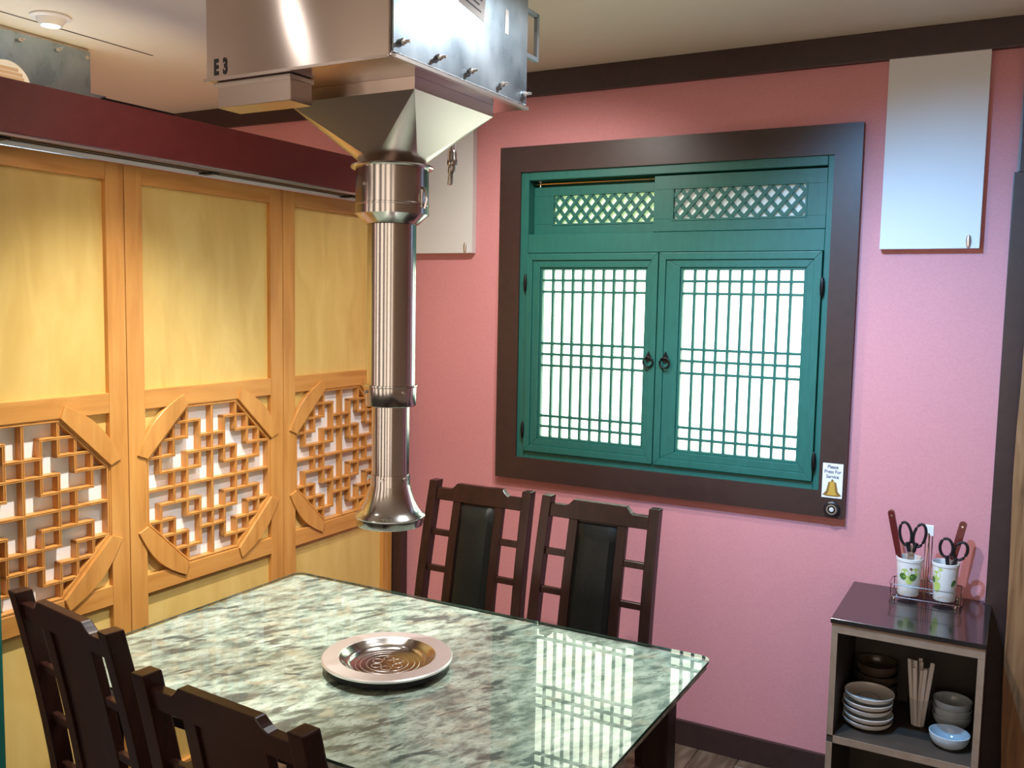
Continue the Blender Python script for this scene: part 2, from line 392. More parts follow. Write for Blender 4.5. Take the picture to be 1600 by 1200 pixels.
SCL = ['wooden lattice screen at the left, its octagon cut by the picture edge', 'middle wooden lattice screen with the brightest octagon behind the table corner',
       'wooden lattice screen next to the pink wall, partly behind the steel pipe']
for i, y in enumerate((Y0 - PW, Y0, Y0 + PW)):
    o = scr if i == 0 else copy_tree(scr)
    o.location = (SX, y, 0); tag(o, SCL[i], 'screen', 'sliding lattice screens under the red beam')
# teal upright at the left
t = MB().box(-0.05, 0.03, -0.08, 0.0, 0, 2.0595).build('teal_post', 'teal_paint', bevel=0.004); t.location = (-2.28, 1.385, 0)
tag(t, 'teal painted upright post at the far left edge behind the near chair', 'post')

# ------------------------------------------------------------------ window
wn = empty('window_1', (-1.19, WY, 1.03)); tag(wn, 'green lattice window with two shutters in a dark brown casing', 'window', kind='structure')
def wb(mb, name, mat, par=None, bevel=0.0, seg=1):
    return mb.map(lambda v: v - Vector(wn.location)).build(name, mat, par or wn, bevel, seg)
CF = 3.262
cx0, cx1, cz0, cz1 = -1.879, -0.504, 0.947, 2.276
ix0, ix1, iz0, iz1 = -1.785, -0.592, 1.037, 2.176
wb(MB().prism([(cx0, cz1), (cx1, cz1), (ix1, iz1), (ix0, iz1)], 'y', CF, WY - 0.0005), 'casing_board', 'dark_trim')
wb(MB().prism([(cx0, cz0), (cx1, cz0), (ix1, iz0), (ix0, iz0)], 'y', CF, WY - 0.0005), 'casing_board', 'dark_trim')
wb(MB().prism([(cx0, cz0), (cx0, cz1), (ix0, iz1), (ix0, iz0)], 'y', CF, WY - 0.0005), 'casing_board', 'dark_trim')
wb(MB().prism([(cx1, cz0), (cx1, cz1), (ix1, iz1), (ix1, iz0)], 'y', CF, WY - 0.0005), 'casing_board', 'dark_trim')
# teal frame inside the opening
FY0, FY1 = 3.272, 3.37
tx0, tx1, tz0, tz1 = -1.80, -0.586, 1.031, 2.184
wb(MB().box(tx0, -1.752, FY0, FY1, tz0, tz1), 'frame_jamb', 'teal_paint', bevel=0.002)
wb(MB().box(-0.613, tx1, FY0, FY1, tz0, tz1), 'frame_jamb', 'teal_paint', bevel=0.002)
wb(MB().box(-1.752, -0.613, FY0, FY1, 2.143, tz1), 'frame_head', 'teal_paint', bevel=0.002)
wb(MB().box(-1.752, -0.613, FY0, FY1, tz0, 1.064), 'frame_sill', 'teal_paint', bevel=0.002)
wb(MB().box(-1.752, -0.613, FY0 + 0.002, FY1, 1.858, 1.932), 'transom_rail', 'teal_paint', bevel=0.002)
wb(MB().box(-1.752, -0.613, FY1 + 0.002, FY1 + 0.01, tz0, tz1), 'back_board', 'teal_paint')
# transom sashes
def sash(x0, x1, z0, z1, y0, ox0, ox1, oz0, oz1, pane, track=False):
    s = empty('transom_sash', (0, 0, 0)); s.parent = wn
    s.location = Vector(((x0 + x1) / 2, y0, z0)) - wn.location
    wo = Vector(((x0 + x1) / 2, y0, z0))
    def b_(mb, n, m, bevel=0.0): return mb.map(lambda v: v - wo).build(n, m, s, bevel, 1)
    y1 = y0 + 0.018
    for q in ((x0, x1, oz1, z1), (x0, x1, z0, oz0)): b_(MB().box(q[0], q[1], y0, y1, q[2], q[3]), 'sash_rail', 'teal_paint', 0.001)
    for q in ((x0, ox0), (ox1, x1)): b_(MB().box(q[0], q[1], y0, y1, oz0, oz1), 'sash_stile', 'teal_paint')
    # thin frame line round the opening
    g = 0.007
    for q in ((ox0 - g, ox1 + g, oz1, oz1 + g), (ox0 - g, ox1 + g, oz0 - g, oz0), (ox0 - g, ox0, oz0, oz1), (ox1, ox1 + g, oz0, oz1)):
        b_(MB().box(q[0], q[1], y0 - 0.0025, y0 + 0.001, q[2], q[3]), 'opening_bead', 'teal_paint', 0.0008)
    b_(MB().box(ox0, ox1, y1 - 0.003, y1, oz0, oz1), 'pane', pane)
    pu = (ox1 - ox0) / 10.0; pv = (oz1 - oz0) / 2.0; k = pu / pv
    hh = oz1 - oz0; w = 0.0128
    for sg in (1, -1):
        for i in range(-2, 13):
            # line x = xs + sg*k*(z-oz0)
            xs = ox0 + pu * (i + 0.5) if sg > 0 else ox0 + pu * (i + 0.5)
            za, zb_ = 0.0, hh
            xa, xb_ = xs + sg * k * za, xs + sg * k * zb_
            def clip(xv, zv, xo, zo):
                if xv < ox0: zv = zo + (zv - zo) * (ox0 - xo) / (xv - xo) if abs(xv - xo) > 1e-9 else zv; xv = ox0
                if xv > ox1: zv = zo + (zv - zo) * (ox1 - xo) / (xv - xo) if abs(xv - xo) > 1e-9 else zv; xv = ox1
                return xv, zv
            if (xa < ox0 and xb_ < ox0) or (xa > ox1 and xb_ > ox1): continue
            A = clip(xa, za, xb_, zb_); B = clip(xb_, zb_, xa, za)
            if (A[0] - B[0]) ** 2 + (A[1] - B[1]) ** 2 < 1e-4: continue
            yy = y0 + (0.004 if sg > 0 else 0.0075)
            b_(MB().bar((A[0], yy, oz0 + A[1]), (B[0], yy, oz0 + B[1]), w, 0.007, (0, 1, 0)), 'diagonal_bar', 'teal_paint')
    return s
sash(-1.752, -1.20, 1.934, 2.122, 3.322, -1.665, -1.205, 1.976, 2.085, 'dim_pane')
sash(-1.232, -0.615, 1.934, 2.137, 3.283, -1.155, -0.685, 1.979, 2.087, 'grey_pane')
wb(MB().tube([(-1.75, 3.318, 2.133), (-1.225, 3.318, 2.133)], 0.0035), 'track_rod', 'brass_track')
# shutters
def shutter(x0, x1, ox0, ox1, hx):
    z0, z1, oz0, oz1 = 1.066, 1.856, 1.130, 1.792
    y0 = 3.264
    wo = Vector(((x0 + x1) / 2, y0, z0))
    s = empty('shutter'); s.parent = wn; s.location = wo - wn.location
    def b_(mb, n, m, bevel=0.0, seg=1): return mb.map(lambda v: v - wo).build(n, m, s, bevel, seg)
    yb = y0 + 0.03
    # mitred moulded frame, two steps
    def ring(a0, a1, c0, c1, i0, i1, k0, k1, yf, yk, nm):
        for pts in ([(a0, c1), (a1, c1), (i1, k1), (i0, k1)], [(a0, c0), (a1, c0), (i1, k0), (i0, k0)], [(a0, c0), (a0, c1), (i0, k1), (i0, k0)], [(a1, c0), (a1, c1), (i1, k1), (i1, k0)]):
            b_(MB().prism(pts, 'y', yf, yk), nm, 'teal_paint', 0.0025, 2)
    m1 = 0.026; 
    ring(x0, x1, z0, z1, x0 + m1, x1 - m1, z0 + m1, z1 - m1, y0 - 0.004, yb, 'moulding')
    ring(x0 + m1, x1 - m1, z0 + m1, z1 - m1, ox0 - 0.010, ox1 + 0.010, oz0 - 0.010, oz1 + 0.010, y0 + 0.002, yb, 'shutter_rail')
    ring(ox0 - 0.010, ox1 + 0.010, oz0 - 0.010, oz1 + 0.010, ox0, ox1, oz0, oz1, y0 + 0.008, yb, 'inner_bead')
    b_(MB().box(ox0, ox1, y0 + 0.026, y0 + 0.03, oz0, oz1), 'pane', 'lit_pane')
    w = 0.0095
    for i in range(1, 10):
        x = ox0 + (ox1 - ox0) * i / 10.0
        b_(MB().box(x - w / 2, x + w / 2, y0 + 0.010, y0 + 0.025, oz0, oz1), 'lattice_bar', 'teal_paint', 0.001)
    for z in (1.752, 1.707, 1.503, 1.460, 1.415, 1.213, 1.171):
        b_(MB().box(ox0, ox1, y0 + 0.0092, y0 + 0.024, z - w / 2, z + w / 2), 'lattice_bar', 'teal_paint', 0.001)
    # ring pull
    hz = 1.452
    drop = [(hx + 0.0, hz + 0.040), (hx + 0.006, hz + 0.028), (hx + 0.012, hz + 0.015), (hx + 0.011, hz + 0.004), (hx, hz - 0.002), (hx - 0.011, hz + 0.004), (hx - 0.012, hz + 0.015), (hx - 0.006, hz + 0.028)]
    hd = b_(MB().prism(drop, 'y', y0 - 0.0045, y0 + 0.003).tube([(hx, y0 + 0.002, hz + 0.016), (hx, y0 - 0.012, hz + 0.016)], 0.004), 'pull_plate', 'black_iron')
    b_(MB().tube([(hx + 0.019 * math.cos(a), y0 - 0.010, hz - 0.002 + 0.019 * math.sin(a)) for a in [2 * PI * k / 20 for k in range(20)]], 0.0038, 8, True), 'pull_ring', 'black_iron')
    # hinges
    for hz_ in ((1.740, 1.150) if hx > x0 + 0.3 else (1.735, 1.135)):
        px = x0 - 0.004 if hx > (x0 + x1) / 2 else x1 + 0.004
        b_(MB().lathe([(0.0005, -0.036), (0.006, -0.028), (0.008, 0), (0.006, 0.028), (0.0005, 0.036)], (px, y0 - 0.004, hz_), 12), 'hinge_knuckle', 'black_iron')
    return s
shutter(-1.750, -1.2, -1.682, -1.252, -1.225)
shutter(-1.196, -0.616, -1.106, -0.676, -1.160)

# service sign and call button on the casing
sg = empty('service_sign', (-0.5465, CF, 1.0765)); tag(sg, 'small white sign reading Please Press For Service with a gold bell', 'sign')
MB().box(-0.0335, 0.0335, -0.002, -0.0003, -0.0595, 0.0595).build('card', 'paper_white', sg)
for i, l in enumerate(('Please', 'Press For', 'Service')):
    text('lettering', l, 0.0172, 'ink_blue', sg, (0, -0.0023, 0.0475 - i * 0.0170), (PI / 2, 0, 0), 0.0003, 0.84)
bell = [(-0.004, -0.002), (-0.013, -0.006), (-0.016, -0.02), (-0.019, -0.036), (-0.031, -0.050), (-0.018, -0.054), (0.018, -0.054), (0.031, -0.050), (0.019, -0.036), (0.016, -0.02), (0.013, -0.006), (0.004, -0.002)]
MB().prism(bell, 'y', -0.0026, -0.002).build('bell_print', 'gold_print_dark', sg)
MB().prism([(x * 0.55, z) for x, z in bell if z > -0.052] + [], 'y', -0.003, -0.0027).build('bell_highlight', 'gold_print', sg)
MB().lathe([(0.0, 0.0), (0.004, 0.0), (0.004, 0.001), (0, 0.001)], (0, 0, 0), 12).map(lambda v: Vector((v.x, -0.002 - v.z, v.y + 0.001))).build('bell_knob', 'gold_print_dark', sg)
cb = empty('call_button', (-0.5435, CF, 0.978)); tag(cb, 'round black call button below the service sign', 'button')
def face(mb): return mb.map(lambda v: Vector((v.x, -v.z - 0.0003, v.y)))
face(MB().lathe([(0, 0), (0.027, 0), (0.027, 0.006), (0.022, 0.010), (0, 0.010)], n=32)).build('housing', 'black_plastic', cb)
face(MB().lathe([(0.013, 0.0095), (0.0175, 0.0095), (0.0175, 0.012), (0.013, 0.012)], n=32, close=True)).build('ring', 'chrome_satin', cb)
face(MB().lathe([(0, 0.010), (0.008, 0.010), (0.007, 0.013), (0, 0.0135)], n=24)).build('push_cap', 'sticker_grey', cb)

# white boards on the wall
def board(x0, x1, z0, label):
    r = empty('wall_board', ((x0 + x1) / 2, WY, z0)); tag(r, label, 'board', 'white boards high on the pink wall')
    w = (x1 - x0) / 2
    MB().box(-w, w, -0.032, -0.0004, 0, 2.467 - z0).build('panel', 'white_board', r, bevel=0.002)
    MB().lathe([(0.0005, -0.0215), (0.006, -0.017), (0.0085, 0), (0.006, 0.017), (0.0005, 0.0215)], (0, 0, 0), 14).map(lambda v: Vector((v.x + w - 0.032, v.y * 0.8 - 0.034, v.z + 0.022))).build('latch', 'chrome_satin', r)
board(-0.436, -0.142, 1.860, 'white board high on the pink wall right of the window')
board(-2.295, -2.005, 1.861, 'white board high on the pink wall behind the steel hood')

# right-hand edge: dark post and rough wood panel
pr = empty('corner_post', (-0.03, 3.26, 0)); tag(pr, 'dark brown upright post at the right end of the pink wall', 'post')
MB().box(-0.031, 0.06, -0.008, 0.029, 0, 2.09).build('upright', 'dark_trim', pr, bevel=0.003)
MB().box(-0.018, 0.06, -0.006, 0.0285, 2.0902, 2.466).build('upper_upright', 'dark_trim', pr, bevel=0.003)
MB().prism([(-0.018, 0.376), (-0.0185, 0.0), (-0.0235, 0.0)], 'y', -0.005, 0.0).map(lambda v: v + Vector((0, 0, 2.09))).build('cloth_strip', 'grey_cloth', pr)
wp = MB()
n = 14
pts = []
for i in range(n + 1):
    z = 2.05 * i / n; pts.append((0.018 - 0.022 * min(1, z / 0.95) + 0.003 * math.sin(z * 9) , z))
pts += [(0.28, 2.05), (0.28, 0.0)]
o = wp.prism(pts, 'y', 3.12, 3.16).build('wood_slab', 'rough_wood', bevel=0.003)
tag(o, 'rough brown wood slab standing at the right edge', 'panel')

# ------------------------------------------------------------------ exhaust hoods
HX, HY = -1.368, 1.85
def make_hood():
    r = empty('exhaust_hood', (HX, HY, 1.105))
    O = Vector(r.location)
    def b_(mb, n, m, par=None, bevel=0.0, seg=1): 
        base = O if par is None else O
        return mb.map(lambda v: v - base).build(n, m, par or r, bevel, seg)
    x0, x1, y0, y1, z0, z1 = -1.653, -1.142, 1.531, 2.098, 2.150, 2.558
    b_(MB().box(x0, x1, y0, y1, z0, z1), 'duct_box', 'stainless_brushed', bevel=0.002)
    b_(MB().box(x0 - 0.004, x1 - 0.001, y0 - 0.005, y0 - 0.0003, z0 - 0.002, z0 + 0.004), 'bottom_lip', 'stainless')
    # galvanised access panel on the right face
    ap = b_(MB().box(x1 + 0.0005, x1 + 0.005, y0 + 0.006, y1 + 0.002, z0 + 0.012, z1 - 0.01), 'access_panel', 'galvanised', bevel=0.001)
    b_(MB().box(x1 + 0.0004, x1 + 0.012, y0 + 0.006, y1 + 0.002, z0 - 0.001, z0 + 0.006), 'panel_ledge', 'chrome_satin')
    for y in (1.566, 1.698, 1.828, 1.968, 2.084):
        for z in (2.186, 2.525):
            xq = x1 + 0.005
            mb = MB().tube([(xq, y, z), (xq + 0.022, y, z)], 0.0032, 8)
            mb.tube([(xq + 0.001, y, z), (xq + 0.007, y, z)], 0.0075, 6, smooth=False)
            mb.bar((xq + 0.010, y - 0.012, z - 0.004), (xq + 0.010, y + 0.012, z + 0.004), 0.007, 0.004, (1, 0, 0))
            b_(mb, 'wing_bolt', 'chrome_satin', ap)
    # handle at the rear edge
    h = MB()
    for a, c in (((0, 2.094, 2.288), (0, 2.162, 2.288)), ((0, 2.162, 2.283), (0, 2.162, 2.402)), ((0, 2.094, 2.397), (0, 2.162, 2.397))):
        h.bar((x1 - 0.003, a[1], a[2]), (x1 - 0.003, c[1], c[2]), 0.0105, 0.010, (1, 0, 0))
    b_(h, 'handle', 'galvanised', ap)
    # switch housing below the front-left edge
    b_(MB().box(-1.636, -1.418, 1.548, 1.618, 2.092, 2.1495), 'damper_box', 'stainless', bevel=0.0015)
    b_(MB().box(-1.64, -1.414, 1.542, 1.620, 2.1385, 2.1475), 'damper_lip', 'chrome_satin')
    # square-to-round transition
    ax, ay, zt_, zc, zr = 0.182, 0.168, 2.1497, 2.122, 1.992
    cr_ = 0.074
    b_(MB().add([(HX + sx * ax, HY + sy * ay, z) for z in (zt_, zc) for sx, sy in ((-1, -1), (1, -1), (1, 1), (-1, 1))],
                [(0, 1, 5, 4), (1, 2, 6, 5), (2, 3, 7, 6), (3, 0, 4, 7)]), 'hood_collar', 'stainless')
    vs = []; fs = []; sm = []
    N_ = 40
    cor = [(HX + ax, HY + ay), (HX - ax, HY + ay), (HX - ax, HY - ay), (HX + ax, HY - ay)]
    for c in cor: vs.append((c[0], c[1], zc))
    for k in range(N_):
        a = 2 * PI * k / N_; vs.append((HX + cr_ * math.cos(a), HY + cr_ * math.sin(a), zr))
    mb = MB(); mb.v = vs
    q = N_ // 4
    for c in range(4):
        for k in range(q):
            mb.f.append([c, 4 + (c * q + k) % N_, 4 + (c * q + k + 1) % N_]); mb.sm.append(True)
        mb.f.append([c, (c + 1) % 4, 4 + ((c + 1) * q) % N_]); mb.sm.append(False)
    mb.auto = False
    b_(mb, 'hood_cone', 'stainless')
    def lt(name, prof, mat='chrome', n=48, par=None): return b_(MB().lathe(prof, (HX, HY, 0), n, smooth=True), name, mat, par)
    lt('flange', [(0.072, 1.992), (0.100, 1.988), (0.101, 1.984), (0.098, 1.981), (0.086, 1.981)])
    col = lt('collar', [(0.0885, 1.983), (0.0885, 1.8985), (0.0905, 1.8975), (0.0905, 1.894), (0.0893, 1.893), (0.0893, 1.872), (0.087, 1.870), (0.066, 1.850), (0.061, 1.848)])
    for sx in (-1, 1):
        mb = MB().tube([(HX + sx * 0.089, HY, 1.935), (HX + sx * 0.098, HY, 1.925), (HX + sx * 0.101, HY, 1.905), (HX + sx * 0.095, HY, 1.885)], 0.0035, 6)
        mb.bar((HX + sx * 0.091, HY, 1.93), (HX + sx * 0.091, HY, 1.888), 0.012, 0.005, (1, 0, 0))
        b_(mb, 'clip', 'chrome', col)
    for a in (-100, 80):
        a = math.radians(a)
        b_(MB().tube([(HX + 0.088 * math.cos(a), HY + 0.088 * math.sin(a), 1.938), (HX + 0.092 * math.cos(a), HY + 0.092 * math.sin(a), 1.938)], 0.0045, 10), 'rivet', 'chrome_satin', col)
    lt('upper_tube', [(0.0595, 1.849), (0.0595, 1.452)])
    bd = lt('tube_band', [(0.0595, 1.4575), (0.0655, 1.4570), (0.0660, 1.4535), (0.0633, 1.4515), (0.0628, 1.408), (0.061, 1.405), (0.047, 1.405)])
    for a in (-125, -25):
        a = math.radians(a)
        b_(MB().tube([(HX + 0.062 * math.cos(a), HY + 0.062 * math.sin(a), 1.44), (HX + 0.069 * math.cos(a), HY + 0.069 * math.sin(a), 1.44)], 0.004, 8), 'screw', 'chrome_satin', bd)
    lt('lower_tube', [(0.0465, 1.406), (0.0465, 1.228)])
    nb = lt('neck_band', [(0.0465, 1.234), (0.0480, 1.2335), (0.0487, 1.230), (0.0487, 1.208), (0.0500, 1.204)])
    for a in (-150, -10, -75):
        a = math.radians(a)
        b_(MB().tube([(HX + 0.047 * math.cos(a), HY + 0.047 * math.sin(a), 1.224), (HX + 0.056 * math.cos(a), HY + 0.056 * math.sin(a), 1.224)], 0.0045, 8), 'screw', 'chrome_satin', nb)
    lt('bell_mouth', [(0.0495, 1.205), (0.0535, 1.190), (0.0605, 1.168), (0.070, 1.148), (0.080, 1.135), (0.0865, 1.1315), (0.0885, 1.1285), (0.0868, 1.1255), (0.0850, 1.1250), (0.0838, 1.108), (0.0820, 1.105), (0.0795, 1.106), (0.0795, 1.12), (0.060, 1.15), (0.047, 1.2)])
    return r
hood = make_hood()
nh = copy_tree(hood)
nh.location = (HX - 1.925, HY + 0.185, hood.location.z)
tag(hood, 'stainless steel exhaust hood with long pipe hanging over the table', 'exhaust hood', 'hanging table exhaust hoods')
tag(nh, 'grey metal hood box in the next booth above the red beam', 'exhaust hood', 'hanging table exhaust hoods')
O = Vector(hood.location)
# lettering and stickers of the near hood
for ch, x in (('E', -1.6215), ('3', -1.5935)):
    text('hood_number', ch, 0.046, 'ink', hood, Vector((x, 1.5303, 2.1765)) - O, (PI / 2, 0, 0), 0.0022, 0.62)
st = MB().box(0, 0.0006, -0.055, 0.055, -0.035, 0.035).build('paper_sticker', 'sticker_grey', hood); st.location = Vector((-1.1368, 1.835, 2.352)) - O; st.rotation_euler = (math.radians(-8), 0, 0)
for i, w in enumerate((0.03, 0.038, 0.026, 0.034)):
    MB().box(0.0007, 0.001, -w, w, -0.002, 0.002).build('print_line', 'ink_blue', st).location = (0, 0.002 * i, 0.02 - i * 0.013)
st = MB().box(0, 0.0006, -0.008, 0.008, -0.028, 0.028).build('strip_sticker', 'sticker_grey', hood); st.location = Vector((-1.1368, 1.992, 2.338)) - O
# round label on the neighbour hood
O2 = Vector(nh.location)
lb = MB().lathe([(0, 0), (0.085, 0), (0.085, 0.0006), (0, 0.0006)], n=36).map(lambda v: Vector((v.z, v.x, v.y))).build('round_label', 'paper_white', nh); lb.location = Vector((-1.136 - 1.925, 1.963, 2.362)) - O2
for i, (z, w, h, m) in enumerate(((0.058, 0.04, 0.006, 'paper_tan'), (0.044, 0.055, 0.006, 'paper_tan'), (0.03, 0.06, 0.006, 'paper_tan'), (0.008, 0.07, 0.002, 'ink_blue'), (-0.002, 0.07, 0.002, 'ink_blue'))):
    MB().box(0.0007, 0.001, -w, w, -h, h).build('print_line', m, lb).location = (0, 0, z)

# spray nozzle hanging behind the hood
nzr = empty('hose_nozzle', (-1.39, 2.15, 1.98)); tag(nzr, 'small chrome hose nozzle hanging behind the hood cone', 'nozzle')
MB().tube([(-0.004, 0, 0.08), (-0.004, 0, 0.5795)], 0.004, 8).build('hose', 'chrome_satin', nzr)
MB().tube([(0.007, 0, 0.078), (0.007, 0, 0.5795)], 0.0035, 8).build('hose', 'chrome_satin', nzr)
MB().lathe([(0.0, 0.092), (0.010, 0.092), (0.012, 0.084), (0.012, 0.072), (0.0135, 0.068), (0.0135, 0.055), (0.011, 0.050), (0.0, 0.050)], n=12).build('fitting', 'chrome', nzr)
MB().lathe([(0.0, 0.0), (0.0065, 0.0), (0.0075, 0.004), (0.0075, 0.03), (0.010, 0.034), (0.010, 0.05), (0, 0.052)], n=14).map(lambda v: Vector((v.x - 0.006 + v.z * 0.12, v.y, v.z))).build('tip', 'chrome', nzr)

# ------------------------------------------------------------------ downlights
def make_light():
    r = empty('downlight')
    MB().lathe([(0.045, 0.0), (0.062, -0.001), (0.062, -0.006), (0.050, -0.010), (0.042, -0.006)], n=36).build('trim_ring', 'lamp_white', r)
    MB().lathe([(0.046, -0.003), (0.044, -0.012), (0.036, -0.026), (0.031, -0.031), (0.028, -0.031), (0.028, -0.024)], n=36).build('eyeball', 'lamp_white', r)
    MB().lathe([(0.0, -0.0300), (0.0275, -0.0300), (0.0275, -0.027), (0, -0.027)], n=24).build('lens', 'lamp_lens', r)
    return r
dl = make_light()
def spot(parent, power, col, size, blend, aim, rad=0.022):
    l = bpy.data.lights.new('spot_bulb', 'SPOT'); l.energy = power; l.color = col; l.spot_size = math.radians(size); l.spot_blend = blend; l.shadow_soft_size = rad
    o = bpy.data.objects.new('spot_bulb', l); COL.objects.link(o); o.parent = parent; o.location = (0, 0, -0.045)
    d = Vector(aim); o.rotation_euler = d.to_track_quat('-Z', 'Y').to_euler()
    return o
DL = [((-2.825, 1.965), LAMP_NEXT_W, 'white ceiling downlight of the next booth, lens glowing', (0.74, 0.88, 1.0), (0, 0, -1), 120),
      ((-1.74, 1.76), LAMP_LEFT_W, 'white ceiling downlight between the hood box and the lattice screens', (1.0, 0.95, 0.88), (0.0, 0.0, -1), 98),
      ((-0.82, 2.20), LAMP_RIGHT_W, 'white ceiling downlight just right of the hood box', (0.95, 0.97, 1.0), (0.0, 0.0, -1), 150),
      ((-0.62, 1.90), LAMP_BLUE_W, 'white ceiling downlight tilted towards the right half of the pink wall', (0.22, 0.55, 1.0), (0.44, 1.25, -1.35), 84),
      ((-1.47, 2.50), LAMP_BACK_W, 'white ceiling downlight hidden behind the hood box near the pink wall', (1.0, 0.93, 0.86), (-0.1, 0.5, -1), 122),
      ((-1.99, 0.88), LAMP_FRONT_W, 'white ceiling downlight above the near left chair', (1.0, 0.95, 0.90), (0.2, 0.2, -1), 140)]
for i, ((x, y), p, lab, col, aim, sz) in enumerate(DL):
    o = dl if i == 0 else copy_tree(dl)
    o.location = (x, y, CZ - 0.0005); tag(o, lab, 'ceiling light', 'round ceiling downlights')
for (xy, p, lab, col, aim, sz), o in zip(DL, [x for x in COL.objects if x.name.split('.')[0] == 'downlight']):
    spot(o, p, col, sz, 1.0, aim)

# ------------------------------------------------------------------ table
TX0, TX1, TY0, TY1, TZ = -2.075, -0.663, 1.372, 2.297, 0.755
tb = empty('dining_table', ((TX0 + TX1) / 2, (TY0 + TY1) / 2, 0)); tag(tb, 'rectangular dining table with glass-covered grey green granite top', 'table')
hw, hd = (TX1 - TX0) / 2, (TY1 - TY0) / 2
def rrect(w, d, r, n=6):
    pts = []
    for cx, cy, a0 in ((w - r, d - r, 0), (-w + r, d - r, 90), (-w + r, -d + r, 180), (w - r, -d + r, 270)):
        for k in range(n + 1):
            a = math.radians(a0 + 90 * k / n); pts.append((cx + r * math.cos(a), cy + r * math.sin(a)))
    return pts
MB().prism(rrect(hw - 0.004, hd - 0.004, 0.028), 'z', TZ - 0.024, TZ - 0.0075).build('granite_top', 'granite', tb)
MB().prism(rrect(hw, hd, 0.03), 'z', TZ - 0.007, TZ).build('glass_top', 'table_glass', tb)
ro = rrect(hw + 0.0012, hd + 0.0012, 0.031); ri = rrect(hw - 0.0001, hd - 0.0001, 0.03); nn = len(ro)
em = MB().add([(x, y, z) for z in (TZ - 0.0068, TZ - 0.0006) for x, y in ro] + [(x, y, z) for z in (TZ - 0.0068, TZ - 0.0006) for x, y in ri], [])
for i in range(nn):
    j = (i + 1) % nn
    em.f += [[i, j, nn + j, nn + i], [2 * nn + i, 2 * nn + j, 3 * nn + j, 3 * nn + i], [nn + i, nn + j, 3 * nn + j, 3 * nn + i], [i, j, 2 * nn + j, 2 * nn + i]]; em.sm += [False] * 4
em.build('glass_edge', 'glass_edge', tb)
for sx in (-1, 1):
    for sy in (-1, 1):
        MB().box(sx * (hw - 0.10) - 0.033, sx * (hw - 0.10) + 0.033, sy * (hd - 0.10) - 0.033, sy * (hd - 0.10) + 0.033, 0.0005, 0.7305).build('leg', 'dark_chair_wood', tb, bevel=0.003)
for sy in (-1, 1): MB().box(-hw + 0.133, hw - 0.133, sy * (hd - 0.10) - 0.012, sy * (hd - 0.10) + 0.012, 0.65, 0.7305).build('apron', 'dark_chair_wood', tb)
for sx in (-1, 1): MB().box(sx * (hw - 0.10) - 0.012, sx * (hw - 0.10) + 0.012, -hd + 0.133, hd - 0.133, 0.65, 0.7305).build('apron', 'dark_chair_wood', tb)

# steel grill dish
gp = empty('grill_dish', (-1.347, 1.815, TZ)); tag(gp, 'round steel grill dish with wide rim in the middle of the table', 'dish')
MB().lathe([(0.118, 0.024), (0.121, 0.0265), (0.160, 0.0265), (0.163, 0.0235), (0.162, 0.019), (0.150, 0.018), (0.120, 0.018)], n=64).build('rim', 'rim_steel', gp)
MB().lathe([(0.119, 0.0255), (0.112, 0.021), (0.104, 0.0145), (0.098, 0.0125), (0.094, 0.0075), (0.085, 0.004), (0.0, 0.004)], n=64).build('bowl', 'chrome', gp)
MB().lathe([(0.150, 0.0182), (0.150, 0.0005), (0.09, 0.0005), (0.09, 0.0035)], n=48).build('foot_ring', 'black_iron', gp)
for rr in (0.052, 0.068, 0.080):
    MB().lathe([(rr - 0.0009, 0.0041), (rr, 0.0045), (rr + 0.0009, 0.0041)], n=48).build('engraved_ring', 'chrome_satin', gp)
for k in range(6):
    a = k * PI / 3; c = Vector((0.03 * math.cos(a), 0.03 * math.sin(a), 0))
    MB().lathe([(0.0115, 0.0041), (0.0125, 0.0045), (0.0135, 0.0041)], (c.x, c.y, 0), 16).build('engraved_petal', 'chrome_satin', gp)

